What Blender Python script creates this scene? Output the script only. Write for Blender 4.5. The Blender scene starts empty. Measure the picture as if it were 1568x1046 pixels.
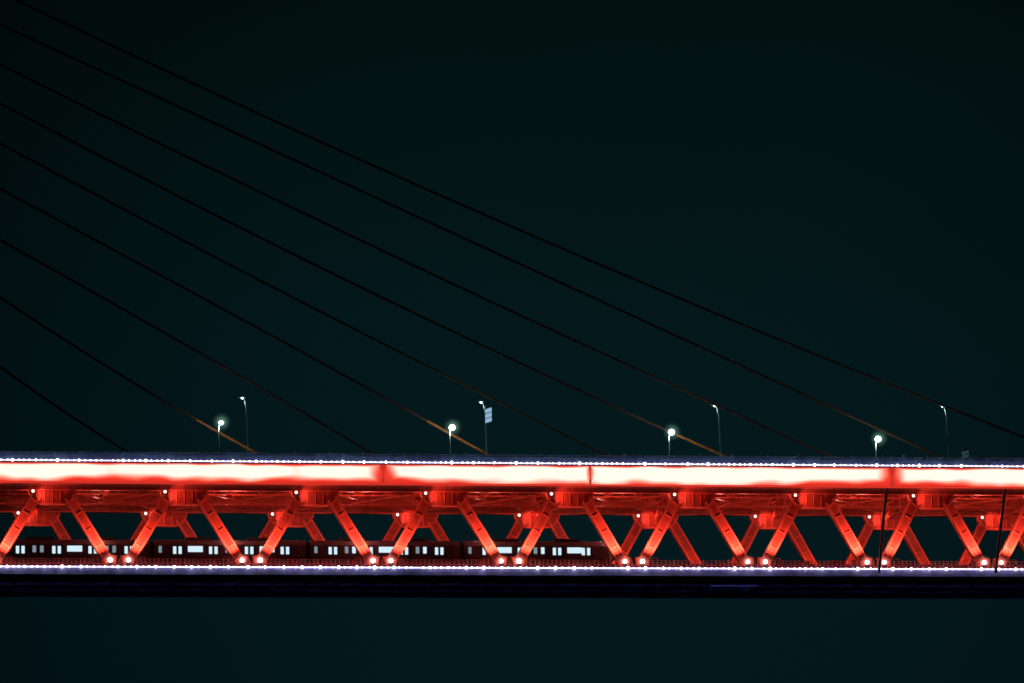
import bpy, math, random
from mathutils import Vector, Matrix
random.seed(7)
sc=bpy.context.scene
sc.view_settings.view_transform='Standard'; sc.view_settings.look='None'
sc.view_settings.exposure=0; sc.view_settings.gamma=1
W=24.0            # distance between the two truss planes
ZT=85.0           # upper (road) deck level
ZL=71.5           # lower (rail) deck level
X0,X1=-112.,124.

# ------------------------------------------------------------------ materials
def newmat(name):
    m=bpy.data.materials.new(name); m.use_nodes=True
    nt=m.node_tree; b=nt.nodes['Principled BSDF']; return m,nt,b
def paint(name,col,rough=.5,metal=0.,var=.25,scale=1.5,emit=None,es=0.):
    m,nt,b=newmat(name)
    tc=nt.nodes.new('ShaderNodeTexCoord'); n=nt.nodes.new('ShaderNodeTexNoise')
    n.inputs['Scale'].default_value=scale; n.inputs['Detail'].default_value=5
    mp=nt.nodes.new('ShaderNodeMapping'); mp.inputs['Scale'].default_value=(1,1,.35)
    nt.links.new(tc.outputs['Object'],mp.inputs[0]); nt.links.new(mp.outputs[0],n.inputs['Vector'])
    r=nt.nodes.new('ShaderNodeValToRGB')
    r.color_ramp.elements[0].position=.3; r.color_ramp.elements[1].position=.75
    r.color_ramp.elements[0].color=tuple(c*(1-var) for c in col)+(1,)
    r.color_ramp.elements[1].color=tuple(min(1,c*(1+var)) for c in col)+(1,)
    nt.links.new(n.outputs['Fac'],r.inputs[0]); nt.links.new(r.outputs[0],b.inputs['Base Color'])
    b.inputs['Roughness'].default_value=rough; b.inputs['Metallic'].default_value=metal
    if emit:
        b.inputs['Emission Color'].default_value=(*emit,1); b.inputs['Emission Strength'].default_value=es
    return m
def glow(name,col,s):
    m=bpy.data.materials.new(name); m.use_nodes=True; nt=m.node_tree; nt.nodes.clear()
    e=nt.nodes.new('ShaderNodeEmission'); e.inputs[0].default_value=(*col,1); e.inputs[1].default_value=s
    o=nt.nodes.new('ShaderNodeOutputMaterial'); nt.links.new(e.outputs[0],o.inputs[0]); return m
RED=paint('red_truss_paint',(.76,.115,.072),.36,var=.2)
WEB=paint('red_web_shaded',(.42,.045,.03),.45,var=.3)  # darker copy of the truss red; highlight contrast put into the colour
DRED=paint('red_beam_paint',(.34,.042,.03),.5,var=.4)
CONC=paint('dark_concrete',(.12,.12,.13),.8)
UNDER=paint('deck_soffit_paint',(.25,.24,.36),.6,var=.4,scale=.5)
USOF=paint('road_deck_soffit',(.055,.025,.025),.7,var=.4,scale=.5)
FPAINT=paint('deck_fascia_paint',(.32,.28,.5),.55,var=.4,scale=.7)
ASPH=paint('asphalt',(.05,.05,.05),.9)
STEEL=paint('galvanised_steel',(.25,.3,.34),.45,.4)
DARK=paint('dark_steel',(.02,.018,.02),.6)
CABLE=paint('cable_sheath',(.10,.04,.028),.8,var=.3,scale=.6)
LITEND=paint('cable_lamplight_orange',(.5,.15,.04),.5)  # lamplight on three cable ends, painted as orange overlay tubes
GLASS=paint('blue_parapet_panel',(.10,.24,.46),.35)
TRAIN=paint('train_body',(.13,.10,.12),.35,.2)
TRAIND=paint('train_skirt',(.04,.03,.035),.6)
LEDW=glow('led_white',(.88,.93,1),12.)
LEDB=glow('led_blue_tube',(.55,.50,1.0),2.8)
LEDC=glow('led_upper_tube',(.55,.52,1.),2.0)
SOFILL=glow('added_soffit_fill_tube',(.3,.2,1.0),6.)  # added fill tube behind the fascia lip, brightens the soffit
REDLIP=glow('red_lip_painted_glow',(1.,.045,.025),.7)  # light on the girder lip painted as red glow, no lamp there
REDJ=glow('red_joint_painted_glow',(1.,.04,.025),.55)  # red light at the band joints painted as emission, no lamp there
WINL=glow('train_window_lit',(.66,.87,.97),1.0)
WINM=glow('train_window_dim',(.36,.46,.54),.55)
LENS=glow('floodlight_lens',(1,.72,.68),10.)
LENS2=glow('floodlight_lens_small',(1,.5,.44),3.5)
HEAD=glow('lamp_head_lens',(.75,1,.82),14.)
HEADS=glow('lamp_head_lens_small',(.7,1,.95),4.)
SIGNL=glow('sign_face_lit',(.42,.72,1.),.62)
WLINE=paint('white_line',(.8,.8,.8),.7)
def fascia_mat():  # floodlight on the fascia, red edges and blotches included, painted as emission
    m=bpy.data.materials.new('fascia_painted_light'); m.use_nodes=True; nt=m.node_tree; nt.nodes.clear()
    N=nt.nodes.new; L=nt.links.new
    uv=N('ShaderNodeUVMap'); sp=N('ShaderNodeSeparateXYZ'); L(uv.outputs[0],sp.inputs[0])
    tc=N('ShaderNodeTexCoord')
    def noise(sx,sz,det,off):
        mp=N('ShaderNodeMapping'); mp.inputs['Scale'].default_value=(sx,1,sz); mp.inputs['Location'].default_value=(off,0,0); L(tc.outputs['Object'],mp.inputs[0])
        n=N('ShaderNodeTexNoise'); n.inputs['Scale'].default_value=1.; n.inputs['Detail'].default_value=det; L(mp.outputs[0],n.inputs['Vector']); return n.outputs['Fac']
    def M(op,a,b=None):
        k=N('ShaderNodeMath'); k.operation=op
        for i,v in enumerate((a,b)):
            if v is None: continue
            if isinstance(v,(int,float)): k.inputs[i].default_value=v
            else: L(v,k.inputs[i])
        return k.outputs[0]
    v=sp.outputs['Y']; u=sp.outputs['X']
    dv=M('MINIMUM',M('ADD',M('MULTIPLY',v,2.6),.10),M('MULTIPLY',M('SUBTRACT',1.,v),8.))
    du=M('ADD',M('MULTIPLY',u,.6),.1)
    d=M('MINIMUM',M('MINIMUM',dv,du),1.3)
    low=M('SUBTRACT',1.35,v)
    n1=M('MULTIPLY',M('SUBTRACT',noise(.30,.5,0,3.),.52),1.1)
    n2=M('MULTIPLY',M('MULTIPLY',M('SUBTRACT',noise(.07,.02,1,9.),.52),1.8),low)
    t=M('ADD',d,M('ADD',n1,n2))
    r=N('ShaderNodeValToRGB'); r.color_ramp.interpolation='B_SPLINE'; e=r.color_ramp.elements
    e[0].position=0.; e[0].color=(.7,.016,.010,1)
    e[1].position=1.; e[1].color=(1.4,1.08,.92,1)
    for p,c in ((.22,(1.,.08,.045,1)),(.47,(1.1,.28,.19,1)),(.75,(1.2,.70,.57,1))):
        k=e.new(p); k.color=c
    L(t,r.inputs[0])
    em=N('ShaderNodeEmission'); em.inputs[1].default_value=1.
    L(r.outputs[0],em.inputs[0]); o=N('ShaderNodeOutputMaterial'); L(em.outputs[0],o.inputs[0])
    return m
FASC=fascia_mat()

# ------------------------------------------------------------------ mesh builder
class B:
    def __init__(s): s.v=[];s.f=[];s.m=[];s.mats=[]
    def mi(s,mat):
        if mat not in s.mats: s.mats.append(mat)
        return s.mats.index(mat)
    def hexa(s,p,mat):
        b=len(s.v); s.v+= [tuple(q) for q in p]; i=s.mi(mat)
        for f in ((0,3,2,1),(4,5,6,7),(0,1,5,4),(1,2,6,5),(2,3,7,6),(3,0,4,7)):
            s.f.append(tuple(b+k for k in f)); s.m.append(i)
    def box(s,x0,x1,y0,y1,z0,z1,mat):
        s.hexa([(x0,y0,z0),(x1,y0,z0),(x1,y1,z0),(x0,y1,z0),(x0,y0,z1),(x1,y0,z1),(x1,y1,z1),(x0,y1,z1)],mat)
    def beam(s,p0,p1,w,h,mat,ref=(0,1,0)):
        p0=Vector(p0);p1=Vector(p1);a=(p1-p0).normalized();r=Vector(ref)
        r=(r-a*r.dot(a))
        if r.length<1e-4: r=Vector((0,0,1))-a*a.z
        r.normalize(); t=a.cross(r)
        q=[]
        for p in (p0,p1):
            for i,j in ((-1,-1),(1,-1),(1,1),(-1,1)): q.append(p+r*(i*w/2)+t*(j*h/2))
        s.hexa(q,mat)
    def tube(s,pts,r,mat,n=8,r1=None):
        pts=[Vector(p) for p in pts]; b=len(s.v); i=s.mi(mat); N=len(pts)
        for k,p in enumerate(pts):
            a=(pts[min(k+1,N-1)]-pts[max(k-1,0)]).normalized()
            x=a.cross(Vector((0,1,0)))
            if x.length<1e-3: x=a.cross(Vector((1,0,0)))
            x.normalize(); y=a.cross(x)
            rr=r if r1 is None else r+(r1-r)*k/(N-1)
            for j in range(n):
                t=2*math.pi*j/n; s.v.append(tuple(p+x*rr*math.cos(t)+y*rr*math.sin(t)))
        for k in range(N-1):
            for j in range(n):
                s.f.append((b+k*n+j,b+k*n+(j+1)%n,b+(k+1)*n+(j+1)%n,b+(k+1)*n+j)); s.m.append(i)
        s.f.append(tuple(b+j for j in range(n))[::-1]); s.m.append(i)
        s.f.append(tuple(b+(N-1)*n+j for j in range(n))); s.m.append(i)
    def ball(s,c,r,mat,sx=1,sz=1,n=8,m=5):
        b=len(s.v); i=s.mi(mat)
        for a in range(1,m):
            t=math.pi*a/m
            for j in range(n):
                q=2*math.pi*j/n
                s.v.append((c[0]+r*sx*math.sin(t)*math.cos(q),c[1]+r*math.sin(t)*math.sin(q),c[2]+r*sz*math.cos(t)))
        top=len(s.v); s.v.append((c[0],c[1],c[2]+r*sz)); bot=top+1; s.v.append((c[0],c[1],c[2]-r*sz))
        for j in range(n):
            s.f.append((top,b+j,b+(j+1)%n)); s.m.append(i)
            s.f.append((bot,b+(m-2)*n+(j+1)%n,b+(m-2)*n+j)); s.m.append(i)
            for a in range(m-2):
                s.f.append((b+a*n+j,b+(a+1)*n+j,b+(a+1)*n+(j+1)%n,b+a*n+(j+1)%n)); s.m.append(i)
    def prism(s,poly,y0,y1,mat):
        b=len(s.v); n=len(poly); i=s.mi(mat)
        for y in (y0,y1):
            for x,z in poly: s.v.append((x,y,z))
        s.f.append(tuple(b+k for k in range(n))); s.m.append(i)
        s.f.append(tuple(b+n+k for k in range(n))[::-1]); s.m.append(i)
        for k in range(n): s.f.append((b+k,b+(k+1)%n,b+n+(k+1)%n,b+n+k)[::-1]); s.m.append(i)
    def obj(s,name,parent=None,smooth=False):
        me=bpy.data.meshes.new(name); me.from_pydata(s.v,[],s.f)
        for m in s.mats: me.materials.append(m)
        me.polygons.foreach_set('material_index',s.m)
        if smooth: me.polygons.foreach_set('use_smooth',[True]*len(s.f))
        me.update()
        o=bpy.data.objects.new(name,me); sc.collection.objects.link(o)
        if parent: o.parent=parent
        return o
def empty(name):
    o=bpy.data.objects.new(name,None); sc.collection.objects.link(o); return o
def light(name,kind,loc,power,col,parent=None,size=.15,aim=None,angle=60):
    l=bpy.data.lights.new(name,kind); l.energy=power; l.color=col; l.shadow_soft_size=size
    if kind=='SPOT': l.spot_size=math.radians(angle); l.spot_blend=1.
    o=bpy.data.objects.new(name,l); sc.collection.objects.link(o); o.location=loc
    if aim is not None: o.rotation_euler=(Vector(aim)-Vector(loc)).to_track_quat('-Z','Y').to_euler()
    if parent: o.parent=parent
    return o
# added glowing volumes that imitate camera bloom round the strongest fittings
def bloommat(name,col,s,R,axis,power=3.):
    m=bpy.data.materials.new(name); m.use_nodes=True; nt=m.node_tree; nt.nodes.clear()
    N=nt.nodes.new; L=nt.links.new
    tc=N('ShaderNodeTexCoord'); mp=N('ShaderNodeMapping'); mp.inputs['Scale'].default_value=(0 if axis else 1/R,1/R,1/R)
    L(tc.outputs['Object'],mp.inputs[0]); ln=N('ShaderNodeVectorMath'); ln.operation='LENGTH'; L(mp.outputs[0],ln.inputs[0])
    a=N('ShaderNodeMath'); a.operation='SUBTRACT'; a.use_clamp=True; a.inputs[0].default_value=1; L(ln.outputs['Value'],a.inputs[1])
    p=N('ShaderNodeMath'); p.operation='POWER'; L(a.outputs[0],p.inputs[0]); p.inputs[1].default_value=power
    q=N('ShaderNodeMath'); q.operation='MULTIPLY'; L(p.outputs[0],q.inputs[0]); q.inputs[1].default_value=s
    e=N('ShaderNodeEmission'); e.inputs[0].default_value=(*col,1); L(q.outputs[0],e.inputs[1])
    o=N('ShaderNodeOutputMaterial'); L(e.outputs[0],o.inputs['Volume'])
    return m
bloom_cache={}
def bloom(c,R,mat,parent):
    key=(R,mat.name)
    if key not in bloom_cache:
        b=B(); b.ball((0,0,0),R,mat,n=16,m=10); o=b.obj('bloom_halo',parent); bloom_cache[key]=o.data
    else:
        o=bpy.data.objects.new('bloom_halo',bloom_cache[key]); sc.collection.objects.link(o); o.parent=parent
    o.location=c; return o
MLAMP=bloommat('bloom_lamp',(.45,1.,.75),.42,1.5,False,3.)
MFLD=bloommat('bloom_flood',(1.,.30,.24),2.2,1.1,False,3.)

bridge=empty('cable_stayed_bridge')
# faint red bloom along the painted light band, added as glowing volumes
MBAND=bloommat('bloom_band',(1.,.10,.07),.20,2.5,True,2.2)
hb=B(); hb.tube([(-4,0,0),(4,0,0)],2.5,MBAND,12); ho=hb.obj('band_bloom',bridge); ho.location=(-80,-1.6,ZT-1.6)
for k in range(1,21):
    o2=bpy.data.objects.new('band_bloom',ho.data); sc.collection.objects.link(o2); o2.parent=bridge; o2.location=(-80+k*8.002,-1.6,ZT-1.6)
BOT=[-50.97,-34.22,-17.45,-.86,15.26,31.43,47.22,62.87]
while BOT[0]>X0: BOT.insert(0,BOT[0]-16.7)
while BOT[-1]<X1-10: BOT.append(BOT[-1]+15.7)
TOP=[(a+b)/2 for a,b in zip(BOT,BOT[1:])]

# ------------------------------------------------------------------ upper deck
d=B()
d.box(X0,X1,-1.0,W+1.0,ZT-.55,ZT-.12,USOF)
d.box(X0,X1,.0,W,ZT-.116,ZT-.06,ASPH)
for y in (-.75,W+.4): d.box(X0,X1,y,y+.35,ZT-.12,ZT+.12,CONC)
for y in (5.9,18.):
    x=X0
    while x<X1: d.box(x,x+4,y,y+.15,ZT-.056,ZT-.048,WLINE); x+=10
d.obj('road_deck',bridge)
d=B()
d.box(X0,X1,-1.25,-.6,ZT-2.62,ZT-.5,DRED)
d.box(X0,X1,-1.42,-.3,ZT-2.92,ZT-2.62,RED)
d.box(X0,X1,-1.47,-1.425,ZT-2.86,ZT-2.66,REDLIP)
d.box(X0,X1,-1.40,-1.0,ZT-.22,ZT-.02,DARK)
d.box(X0,X1,W+.6,W+1.3,ZT-2.8,ZT-.5,RED)
joints=[X0,-68.5,-17.2,9.7,49.6,82.,X1]
for j in joints[1:-1]:
    w=.42 if j!=9.7 else .14
    d.box(j-w,j+w,-1.40,-1.25,ZT-2.6,ZT-.24,REDJ)
    d.box(j-.04,j+.04,-1.43,-1.40,ZT-2.6,ZT-.24,RED)
d.obj('edge_girder',bridge)
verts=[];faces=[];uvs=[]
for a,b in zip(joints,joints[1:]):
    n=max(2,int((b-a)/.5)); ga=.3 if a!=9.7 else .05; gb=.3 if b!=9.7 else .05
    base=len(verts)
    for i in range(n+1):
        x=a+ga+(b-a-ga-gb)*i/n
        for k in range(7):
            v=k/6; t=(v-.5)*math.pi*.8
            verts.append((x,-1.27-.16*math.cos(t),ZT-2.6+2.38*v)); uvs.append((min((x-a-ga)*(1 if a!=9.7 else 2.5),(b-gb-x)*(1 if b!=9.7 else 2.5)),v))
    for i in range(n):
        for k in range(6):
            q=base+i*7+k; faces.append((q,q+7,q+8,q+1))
me=bpy.data.meshes.new('painted_light_band'); me.from_pydata(verts,[],faces); me.materials.append(FASC)
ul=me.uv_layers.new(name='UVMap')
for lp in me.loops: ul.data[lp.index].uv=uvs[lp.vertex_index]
o=bpy.data.objects.new('painted_light_band',me); sc.collection.objects.link(o); o.parent=bridge

def leds(name,z,y,tube,step,r,big,kb):
    b=B(); b.tube([(X0,y+.05,z),(X1,y+.05,z)],.085,tube,6)
    x=X0;i=0
    while x<X1:
        k=1.0
        if i%big==0: k=kb
        rr=r*k*random.uniform(.72,1.12)
        if random.random()<.06: rr*=.4
        b.ball((x+random.uniform(-.1,.1),y-.06,z+.02),rr,LEDW,n=6,m=4); x+=step; i+=1
    b.obj(name,bridge)
leds('led_string_upper',ZT+.05,-1.5,LEDC,.70,.09,4,1.9)
leds('led_string_lower',ZL+.05,-1.5,LEDB,.78,.10,3,1.8)

# ------------------------------------------------------------------ railings
def railing(name,y,z,h,step,panel=True,mat=STEEL):
    b=B()
    for k in range(4): b.box(X0,X1,y-.03,y+.03,z+h*(k+1)/4-.05,z+h*(k+1)/4,mat)
    x=X0
    while x<X1:
        b.box(x,x+.09,y-.06,y+.06,z,z+h+.06,mat); x+=step
    if panel: b.box(X0,X1,y+.07,y+.1,z+.05,z+h-.06,GLASS)
    b.obj(name,bridge)
railing('upper_railing',-.9,ZT-.02,1.25,1.6)
railing('upper_railing_rear',W+.9,ZT,1.15,1.6)
railing('lower_railing',-.8,ZL+.0,1.15,.55,False,RED)
railing('lower_railing_rear',W+.8,ZL,1.15,1.1,False,RED)
b=B()
x=X0
while x<X1:
    if random.random()<.6: b.box(x,x+random.uniform(.12,.4),-.8,-.6,ZT+1.2,ZT+1.25+random.uniform(.1,.35),STEEL)
    x+=random.uniform(1.5,5)
b.obj('parapet_fittings',bridge)

# ------------------------------------------------------------------ trusses
def truss(name,y):
    b=B()
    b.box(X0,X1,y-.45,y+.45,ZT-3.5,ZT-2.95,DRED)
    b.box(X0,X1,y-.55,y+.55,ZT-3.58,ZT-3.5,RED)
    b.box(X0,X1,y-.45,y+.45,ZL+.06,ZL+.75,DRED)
    for t in TOP:
        z=ZT
        poly=[(t-3.0,z-3.5),(t-2.9,z-4.1),(t-2.55,z-4.7),(t-1.7,z-5.35),(t+1.7,z-5.35),(t+2.55,z-4.7),(t+2.9,z-4.1),(t+3.0,z-3.5)]
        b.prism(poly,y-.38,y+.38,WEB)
        for a,c in zip(poly,poly[1:]): b.beam((a[0],y,a[1]),(c[0],y,c[1]),1.0,.18,RED)
        for k in (-1.,0,1.): b.box(t+k-.05,t+k+.05,y-.46,y-.38,z-5.2,z-3.65,RED)
    for q in BOT:
        for s in (-1,1):
            b.prism([(q+s*.5-1.05,ZL+.7),(q+s*.5-.6,ZL+1.6),(q+s*.5+.6,ZL+1.6),(q+s*.5+1.05,ZL+.7)],y-.5,y+.5,RED)
            c=[t for t in TOP if (t-q)*s>0]
            if not c: continue
            t=min(c,key=lambda v:abs(v-q))
            p0=Vector((q+s*1.25,y,ZL+.85)); p1=Vector((t-s*2.1,y,ZT-4.45))
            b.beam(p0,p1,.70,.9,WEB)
            a=(p1-p0).normalized(); n=Vector((-a.z,0,a.x))
            for e in (-1,1): b.beam(p0+n*e*.52,p1+n*e*.52,1.05,.28 if e*s<0 else .2,RED)
            for k in (.25,.5,.75):
                m=p0.lerp(p1,k); b.beam(m-n*.4,m+n*.4,.8,.12,RED)
    b.obj(name,bridge)
truss('front_truss',0.)
truss('rear_truss',W)

b=B()
xs=sorted(TOP+BOT); mids=[(p+q)/2 for p,q in zip(xs,xs[1:])]
for x in sorted(xs+mids):
    full=x in xs
    b.box(x-.09,x+.09,.46,W-.46,ZT-(2.0 if full else 1.4),ZT-.55,DRED)
    if full: b.box(x-.2,x+.2,.46,W-.46,ZT-2.07,ZT-2.0,RED)
for y in (3,6.5,10,14,17.5,21):
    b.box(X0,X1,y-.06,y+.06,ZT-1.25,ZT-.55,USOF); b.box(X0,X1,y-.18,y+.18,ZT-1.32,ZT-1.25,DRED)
# lattice girders running along the bridge under the deck
for yy,zl,zh,bay in ((4.6,ZT-3.45,ZT-2.1,2.05),(14.,ZT-3.5,ZT-2.15,2.6)):
    b.box(X0,X1,yy-.1,yy+.1,zl-.12,zl,RED); b.box(X0,X1,yy-.08,yy+.08,zh,zh+.1,DRED)
    x=X0;i=0
    while x<X1:
        b.beam((x,yy,zl if i%2 else zh),(x+bay,yy,zh if i%2 else zl),.11,.12,RED)
        if i%2==0: b.box(x-.06,x+.06,yy-.05,yy+.05,zl+.004,zh-.004,RED)
        x+=bay;i+=1
for x in TOP:
    b.beam((x,.4,ZT-4.0),(x,6,ZT-2.2),.35,.35,RED,(1,0,0)); b.beam((x,W-.4,ZT-4.0),(x,W-6,ZT-2.2),.35,.35,RED,(1,0,0))
    b.beam((x,.4,ZT-3.9),(x,W-.4,ZT-3.9),.25,.22,RED,(1,0,0))
    for k in range(6):
        y0=.5+k*3.83; b.beam((x,y0,ZT-3.8),(x,y0+1.9,ZT-2.2),.14,.14,RED,(1,0,0)); b.beam((x,y0+1.9,ZT-2.2),(x,y0+3.8,ZT-3.8),.14,.14,RED,(1,0,0))
for a,c in zip(TOP,TOP[1:]):
    m=(a+c)/2
    b.beam((a,.3,ZT-3.3),(m,W/2,ZT-3.3),.22,.2,RED,(0,0,1)); b.beam((c,.3,ZT-3.3),(m,W/2,ZT-3.34),.22,.2,RED,(0,0,1))
    b.beam((a,W-.3,ZT-3.3),(m,W/2,ZT-3.38),.22,.2,RED,(0,0,1)); b.beam((c,W-.3,ZT-3.3),(m,W/2,ZT-3.42),.22,.2,RED,(0,0,1))
b.tube([(X0,2.,ZT-2.75),(X1,2.,ZT-2.75)],.10,DRED,6)
x=X0
while x<X1:
    b.box(x,x+.1,1.95,2.05,ZT-2.7,ZT-1.6,RED)
    if random.random()<.3: b.box(x+1,x+1+random.uniform(.4,1.1),1.6,2.2,ZT-3.3,ZT-2.7,DRED)
    x+=3.1
b.obj('deck_floor_beams',bridge)

# ------------------------------------------------------------------ lower deck
b=B()
b.box(X0,X1,-1.2,W+1.2,ZL-.5,ZL,UNDER)
b.box(X0,X1,-1.35,-1.2,ZL-1.9,ZL-.1,FPAINT); b.box(X0,X1,W+1.2,W+1.35,ZL-1.15,ZL-.1,UNDER)
b.box(X0,X1,-1.55,-1.35,ZL-1.0,ZL-.9,FPAINT); b.box(X0,X1,-1.5,-1.35,ZL-1.9,ZL-1.82,FPAINT)
b.box(X0,X1,-1.2,1.,ZL-1.3,ZL-1.15,UNDER)
b.tube([(X0,-1.1,ZL-1.8),(X1,-1.1,ZL-1.8)],.07,SOFILL,6)  # last tube is the added soffit fill
x=X0
while x<X1: b.box(x,x+.07,-1.42,-1.35,ZL-1.82,ZL-1.0,FPAINT); x+=2.05
for x in xs: b.box(x-.12,x+.12,-1.15,W+1.15,ZL-1.15,ZL-.5,UNDER)
for x in mids: b.box(x-.1,x+.1,-1.15,W+1.15,ZL-1.,ZL-.5,UNDER)
for y in (4.2,5.8,11,18.2,19.8): b.box(X0,X1,y-.15,y+.15,ZL-1.05,ZL-.5,UNDER)
for y in (4.28,5.72,18.28,19.72): b.box(X0,X1,y-.04,y+.04,ZL+.2,ZL+.36,STEEL)
for y in (3.8,17.8): b.box(X0,X1,y,y+2.4,ZL+.004,ZL+.2,CONC)
b.box(X0,X1,1.2,1.4,ZL,ZL+.7,CONC); b.box(X0,X1,W/2-.3,W/2+.3,ZL,ZL+.5,CONC)
b.obj('rail_deck',bridge)
b=B()
for q in BOT:
    for k in (-3.4,-2.7,2.6,3.3):
        b.box(q+k-.05,q+k+.05,-.35,-.25,ZL,ZL+1.5,RED)
    b.box(q-3.45,q-2.65,-.33,-.27,ZL+1.42,ZL+1.5,RED); b.box(q+2.55,q+3.35,-.33,-.27,ZL+1.42,ZL+1.5,RED)
for i in range(40):
    x=random.uniform(-70,75); b.box(x,x+random.uniform(.3,1.2),1.6,2.1,ZL,ZL+random.uniform(.8,1.6),DRED)
b.obj('walkway_gates',bridge)
g=B()
gx=26.
g.box(gx,gx+6,2,2.2,ZL-1.9,ZL-1.75,STEEL); g.box(gx,gx+6,6,6.2,ZL-1.9,ZL-1.75,STEEL)
for k in range(7): g.box(gx+k,gx+k+.1,2,6.2,ZL-1.98,ZL-1.9,STEEL)
for k in (0,5.9): g.box(gx+k,gx+k+.1,2,2.1,ZL-1.9,ZL-1.15,STEEL); g.box(gx+k,gx+k+.1,6.1,6.2,ZL-1.9,ZL-1.05,STEEL)
g.obj('inspection_gantry',bridge)
b=B()
b.tube([(48.8,-1.75,ZT-3.0),(48.2,-1.75,ZT-7),(47.6,-1.75,ZL+1),(47.45,-1.75,ZL-.5)],.21,DARK,8)
b.tube([(64.6,-1.75,ZT-3.0),(64.0,-1.75,ZT-7),(63.2,-1.75,ZL+1),(63.0,-1.75,ZL-.5)],.21,DARK,8)
b.obj('front_poles',bridge)  # dark slanted poles standing in front of the truss

# ------------------------------------------------------------------ floodlights
RL=(1.,.27,.19)
fx=B()
for q in BOT:
    if q<-75 or q>85: continue
    for s in (-1,1):
        c=[t for t in TOP if (t-q)*s>0]
        if not c: continue
        t=min(c,key=lambda v:abs(v-q))
        p0=Vector((q+s*1.25,0,ZL+.85)); p1=Vector((t-s*2.1,0,ZT-4.45))
        lx=p0.x-s*.1
        fx.beam((lx,-.5,ZL+.55),(lx,-1.9,ZL+.55),.12,.12,DARK); fx.box(lx-.25,lx+.25,-1.25,-.85,ZL+.35,ZL+.66,DARK)
        fx.ball((lx,-1.05,ZL+.98),.30*random.uniform(.8,1.2),LENS,n=12,m=8)
        light('flood_lamp','SPOT',(lx,-1.7,ZL+.9),9500*random.uniform(.75,1.3)*(1.15 if s<0 else 1),RL,bridge,.2,p0.lerp(p1,.45)+Vector((0,.1,0)),42)
        light('flood_lamp','SPOT',(lx,W-2.0,ZL+.7),1500*random.uniform(.6,1.4),RL,bridge,.2,p0.lerp(p1,.62)+Vector((0,W,0)),52)
        bloom((lx,-1.1,ZL+1.0),1.1,MFLD,bridge)
for t in TOP:
    if t<-75 or t>85: continue
    for y in (0,W):
        fx.ball((t-2.5,y-.8,ZT-3.8),.2,LENS2,n=8,m=5); fx.box(t-2.7,t-2.3,y-.6,y-.45,ZT-4.0,ZT-3.6,DARK)
        light('gusset_lamp','SPOT',(t-2.3,y-1.6,ZT-4.1),380,RL,bridge,.2,(t+2.6,y+.6,ZT-4.3),120)
    light('deck_uplight','POINT',(t,7.,ZT-5.0),450*random.uniform(.5,1.4),RL,bridge,.3)
    light('deck_uplight','POINT',(t+7,1.8,ZT-5.2),420*random.uniform(.5,1.4),RL,bridge,.3)
    light('deck_uplight','POINT',(t+7,16.,ZT-5.0),300*random.uniform(.5,1.4),RL,bridge,.3)
fx.obj('floodlight_fixtures',bridge)

# ------------------------------------------------------------------ cables and pylon
CB=[(3.5,-47.1,63.7,71),(.1,-45.1,59.4,59),(2.6,-49.1,54.1,44),(4.9,-52.6,49.0,30),(2.9,-53.1,43.7,15),(-1.5,-52.9,37.7,-1),(-3.0,-55.3,31.0,-17),(19.8,-67.5,23.6,-32),(40.,-74.,14.6,-49)]
b=B(); sl=B()
for a,bb,c,xe in CB:
    def zz(x,a=a,bb=bb,c=c):
        u=(x+66)/100
        return 85+(a*u*u+bb*u+c if u>0 else bb*u+c)
    x=xe
    while zz(x)>ZT+.1 and x<xe+14: x+=.1
    n=40; pts=[(-104+(x+104)*i/n,W/2,zz(-104+(x+104)*i/n)) for i in range(n+1)]
    b.tube(pts,.165,CABLE,8)
    p1=Vector(pts[-1]); p0=Vector((x-13.,W/2,zz(x-13.)))
    if xe in (-32,-1,30): sl.tube([tuple(p0.lerp(p1,k/6)[:2])+(zz(p0.lerp(p1,k/6).x),) for k in range(7)],.18,LITEND,10)  # painted lamplight over the lower cable
    sl.tube([(x-2.,W/2,zz(x-2.)),tuple(p1)],.3,DARK,10)
b.obj('stay_cables',bridge); sl.obj('anchor_sleeves_and_lamplight',bridge)
b=B()
def leg(y0,y1,z0,z1,w0,w1):
    q=[]
    for y,z,w in ((y0,z0,w0),(y1,z1,w1)):
        for i,j in ((-1,-1),(1,-1),(1,1),(-1,1)): q.append((-104+i*w,y+j*w*.6,z))
    b.hexa(q,CONC)
leg(-7,-7,0,70,4.5,3.6); leg(31,31,0,70,4.5,3.6); leg(-7,12,70,128,3.6,2.6); leg(31,12,70,128,3.6,2.6); leg(12,12,126,185,4.2,2.6)
b.box(-107,-101,-6,30,64,68,CONC)
b.obj('bridge_pylon',bridge)

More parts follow.
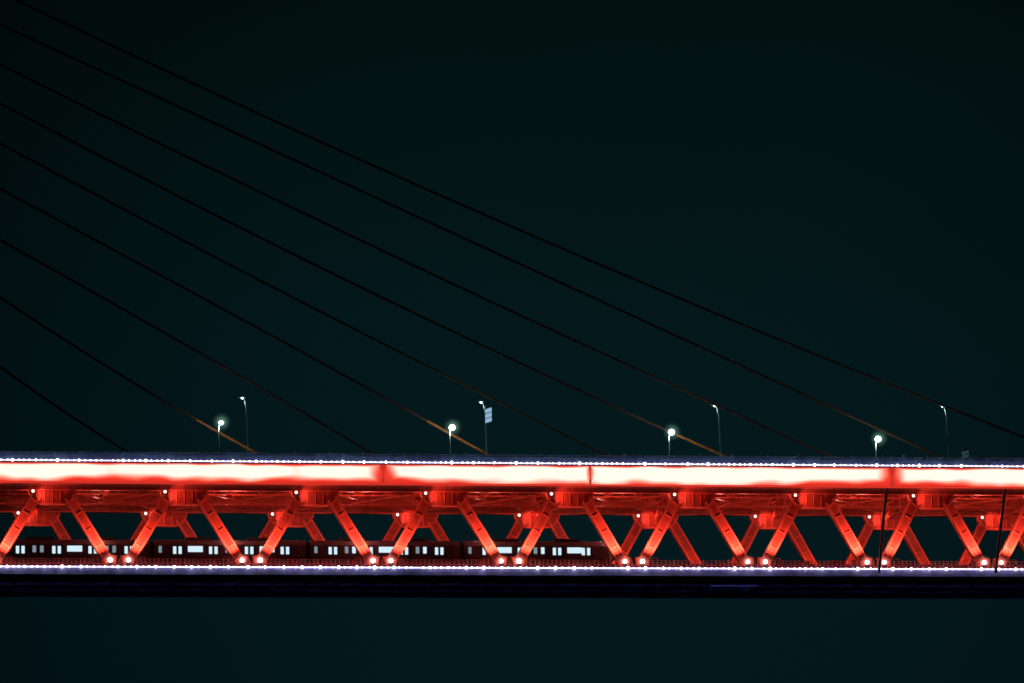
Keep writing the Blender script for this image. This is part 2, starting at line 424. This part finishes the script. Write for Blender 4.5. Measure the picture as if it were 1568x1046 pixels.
# ------------------------------------------------------------------ metro train
train=empty('metro_train')
ty0,ty1=3.6,6.4; zb=ZL+.75; zt_=ZL+4.15
xe=13.4; L=19.4; ncar=6
for ci in range(ncar):
    x1=xe-ci*(L+.6); x0=x1-L
    c=B()
    prof=[(ty0,zb),(ty0-.08,zb+1.2),(ty0-.04,zt_-.7),(ty0+.35,zt_-.12),(ty0+1.,zt_),(ty1-1.,zt_),(ty1-.35,zt_-.12),(ty1+.04,zt_-.7),(ty1+.08,zb+1.2),(ty1,zb)]
    secs=[(x0,1),(x1-(1.3 if ci==0 else 0),1)]
    if ci==0: secs+=[(x1-.4,.93),(x1,.72)]
    base=len(c.v); n=len(prof)
    for x,k in secs:
        for y,z in prof: c.v.append((x,5+(y-5)*k,zb+(z-zb)*k))
    i=c.mi(TRAIN)
    for s_ in range(len(secs)-1):
        for j in range(n):
            c.f.append((base+s_*n+j,base+(s_+1)*n+j,base+(s_+1)*n+(j+1)%n,base+s_*n+(j+1)%n)); c.m.append(i)
    c.f.append(tuple(base+j for j in range(n))); c.m.append(i)
    c.f.append(tuple(base+(len(secs)-1)*n+j for j in range(n))[::-1]); c.m.append(i)
    c.box(x0+.4,x1-1.4,ty0+.15,ty1-.15,zb-.45,zb-.004,TRAIND)
    for k in (3.,L-4.5):
        for w in (-.9,.9):
            for yy in (4.28,5.72): c.tube([(x0+k+w,yy-.07,ZL+.78),(x0+k+w,yy+.07,ZL+.78)],.41,TRAIND,12)
        c.box(x0+k-1.5,x0+k+1.5,4.45,5.55,ZL+.5,zb-.1,TRAIND)
    for k in (4,12): c.box(x0+k,x0+k+3.2,4.1,5.9,zt_+.003,zt_+.28,TRAIND)
    if ci>0: c.box(x1,x1+.6,4.0,6.0,zb+.1,zt_-.35,TRAIND)
    c.obj('car_body_%d'%(ci+1),train)
    wv=B(); zs0,zs1=zb+1.55,zb+2.5
    for side,yy in ((-1,ty0-.10),(1,ty1+.10)):
        def pane(a,bq,z0,z1,m): wv.box(x0+a,x0+bq,min(yy,yy+.03*side),max(yy,yy+.03*side),z0,z1,m)
        for dc in (2.9,7.5,12.1,16.7):
            if dc>16 and ci==0: dc=15.9
            pane(dc-.55,dc-.15,zs0-.05,zs1-.05,WINL); pane(dc+.15,dc+.55,zs0-.05,zs1-.05,WINL)
            wv.box(x0+dc-.8,x0+dc-.74,yy-.02,yy+.02,zb+.15,zb+2.8,TRAIND); wv.box(x0+dc+.74,x0+dc+.8,yy-.02,yy+.02,zb+.15,zb+2.8,TRAIND)
        for wi,(wc,ww) in enumerate(((5.2,.95),(9.8,.95),(14.4,.95))):
            if (wi+ci)%2==0: pane(wc-ww,wc+ww,zs0+.2,zs1,WINL)
            else: pane(wc-.75,wc-.3,zs0+.1,zs1,WINM); pane(wc+.2,wc+.65,zs0+.1,zs1,WINL if random.random()<.6 else WINM)
        pane(.5,.9,zs0+.1,zs1,WINM)
    wv.obj('windows_%d'%(ci+1),train)
h=B(); h.box(xe-.06,xe+.03,4.2,5.8,zb+1.4,zb+2.2,DARK); h.ball((xe,4.3,zb+.8),.12,LENS2); h.ball((xe,5.7,zb+.8),.12,LENS2)
h.obj('cab_front',train)

# ------------------------------------------------------------------ street lamps, signs
def lamp(x,y,ztop,side,big,lean=0.):
    b=B(); base=ZT-.06
    H=ztop-base
    bx=x-side*1.0-lean
    pts=[(bx,y,base),(bx+lean*.3,y,base+H*.45),(bx+lean*.8,y,base+H*.86),(bx+lean+side*.35,y,base+H*.97),(x,y,ztop+.08)]
    b.tube([(bx,y,base),(bx,y,base+.6)],.2,STEEL,8)
    b.tube(pts,.11,STEEL,8,r1=.06)
    b.hexa([(x-.45,y-.2,ztop-.02),(x+.45,y-.2,ztop-.02),(x+.45,y+.2,ztop-.02),(x-.45,y+.2,ztop-.02),(x-.3,y-.12,ztop+.16),(x+.3,y-.12,ztop+.16),(x+.3,y+.12,ztop+.16),(x-.3,y+.12,ztop+.16)],STEEL)
    r=.40 if big==2 else .28 if big==1 else .17
    b.ball((x,y-.02,ztop-.10),r,HEAD if big else HEADS,sx=1.05,sz=.95,n=12,m=8)
    o=b.obj('street_lamp')
    light('lamp_bulb','POINT',(x,y,ztop-.75),(700 if big==2 else 430 if big==1 else 60),(.8,1,.85),o,.25)
    if big: bloom((x,y-.5,ztop-.1),1.5,MLAMP,o)
    return o
lamp(-37.1,6,91.1,.35,1); lamp(-7.0,6,90.7,.35,2); lamp(22.0,6,90.3,.35,2); lamp(49.7,6,89.6,.35,2)
lamp(-32.5,21,96.4,-.5,0,-.2); lamp(-.6,21,96.1,-.5,0,-.2); lamp(31.1,21,95.9,-.5,0,-.2); lamp(62.5,21,96.1,-.5,0,-.2)
def sign(x,y,z,w,h_,face,name,rows):
    b=B()
    b.tube([(x-.35,y,ZT-.06),(x-.35,y,z+h_/2)],.09,STEEL,8)
    b.hexa([(x-w/2,y-.12,z-h_/2),(x+w/2,y-.12,z-h_/2+.35),(x+w/2,y-.05,z-h_/2+.35),(x-w/2,y-.05,z-h_/2),
            (x-w/2,y-.12,z+h_/2-.25),(x+w/2,y-.12,z+h_/2+.1),(x+w/2,y-.05,z+h_/2+.1),(x-w/2,y-.05,z+h_/2-.25)],DARK)
    hh=(h_-.45)/rows
    for k in range(rows):
        zz=z-h_/2+.08+k*hh
        e=hh-.09
        b.hexa([(x-w/2+.06,y-.15,zz),(x+w/2-.06,y-.15,zz+.3),(x+w/2-.06,y-.125,zz+.3),(x-w/2+.06,y-.125,zz),
                (x-w/2+.06,y-.15,zz+e),(x+w/2-.06,y-.15,zz+e+.3),(x+w/2-.06,y-.125,zz+e+.3),(x-w/2+.06,y-.125,zz+e)],face)
    b.obj(name)
sign(.35,21,94.3,1.0,2.4,SIGNL,'road_sign',3)
sign(63.6,14,88.6,1.1,1.5,paint('dim_sign_face',(.25,.45,.45),emit=(.02,.06,.07),es=.5),'traffic_sign',2)

# ------------------------------------------------------------------ river and banks
b=B(); i=b.mi(paint('river_water',(.01,.02,.025),.12,var=.2,scale=.05))
R=9000
b.v=[(-R,-R,0),(R,-R,0),(R,R,0),(-R,R,0)]; b.f=[(0,1,2,3)]; b.m=[i]
b.obj('river')
b=B(); i=b.mi(paint('bank_soil',(.05,.05,.04),.9,scale=.01))
n=60
for k in range(n+1):
    x=-5000+10000*k/n; hh=18+14*math.sin(k*.7)+9*math.sin(k*1.9)
    b.v+=[(x,2600,.0),(x,2850,hh*.6),(x,3300,hh),(x,4200,-1)]
for k in range(n):
    for j in range(3):
        q=k*4+j; b.f.append((q,q+4,q+5,q+1)); b.m.append(i)
b.obj('river_bank')

# ------------------------------------------------------------------ night sky
w=bpy.data.worlds.new('World'); sc.world=w; w.use_nodes=True; nt=w.node_tree; nt.nodes.clear()
N=nt.nodes.new; Lk=nt.links.new
tc=N('ShaderNodeTexCoord'); sp=N('ShaderNodeSeparateXYZ'); Lk(tc.outputs['Generated'],sp.inputs[0])
n=N('ShaderNodeTexNoise'); n.inputs['Scale'].default_value=7; n.inputs['Detail'].default_value=3; Lk(tc.outputs['Generated'],n.inputs['Vector'])
ma=N('ShaderNodeMath'); ma.operation='MULTIPLY_ADD'; Lk(n.outputs['Fac'],ma.inputs[0]); ma.inputs[1].default_value=.08; Lk(sp.outputs['Z'],ma.inputs[2])
r=N('ShaderNodeValToRGB'); e=r.color_ramp.elements
e[0].position=.10; e[0].color=(.0014,.0100,.0138,1); e[1].position=.27; e[1].color=(.0009,.0056,.0050,1)
k=e.new(.18); k.color=(.0013,.0088,.0104,1); k=e.new(.6); k.color=(.0003,.0015,.0018,1)
Lk(ma.outputs[0],r.inputs[0])
g=Vector((math.sin(math.radians(11)),math.cos(math.radians(11)),.14)).normalized()
vd=N('ShaderNodeVectorMath'); vd.operation='DOT_PRODUCT'; vd.inputs[1].default_value=g; Lk(tc.outputs['Generated'],vd.inputs[0])
mr=N('ShaderNodeMapRange'); mr.inputs['From Min'].default_value=.985; mr.inputs['From Max'].default_value=1.; mr.inputs['To Min'].default_value=.1; mr.inputs['To Max'].default_value=1.08
Lk(vd.outputs['Value'],mr.inputs['Value'])
bg=N('ShaderNodeBackground'); Lk(r.outputs[0],bg.inputs[0]); Lk(mr.outputs[0],bg.inputs[1])
o=N('ShaderNodeOutputWorld'); Lk(bg.outputs[0],o.inputs[0])

# ------------------------------------------------------------------ camera (telephoto, river bank)
D=660.; TH=math.radians(10); P=math.radians(8.45); RO=math.radians(.88)
C=Vector((-D*math.sin(TH),-D*math.cos(TH),3.))
fwd=Vector((math.sin(TH)*math.cos(P),math.cos(TH)*math.cos(P),math.sin(P)))
r0=Vector((math.cos(TH),-math.sin(TH),0)); u0=r0.cross(fwd)
rt=r0*math.cos(RO)-u0*math.sin(RO); up=u0*math.cos(RO)+r0*math.sin(RO)
cam=bpy.data.cameras.new('camera'); cam.sensor_width=36; cam.lens=36*7920/1568; cam.clip_start=1; cam.clip_end=20000
co=bpy.data.objects.new('camera',cam); sc.collection.objects.link(co)
m=Matrix((rt,up,-fwd)).transposed().to_4x4(); m.translation=C; co.matrix_world=m
sc.camera=co
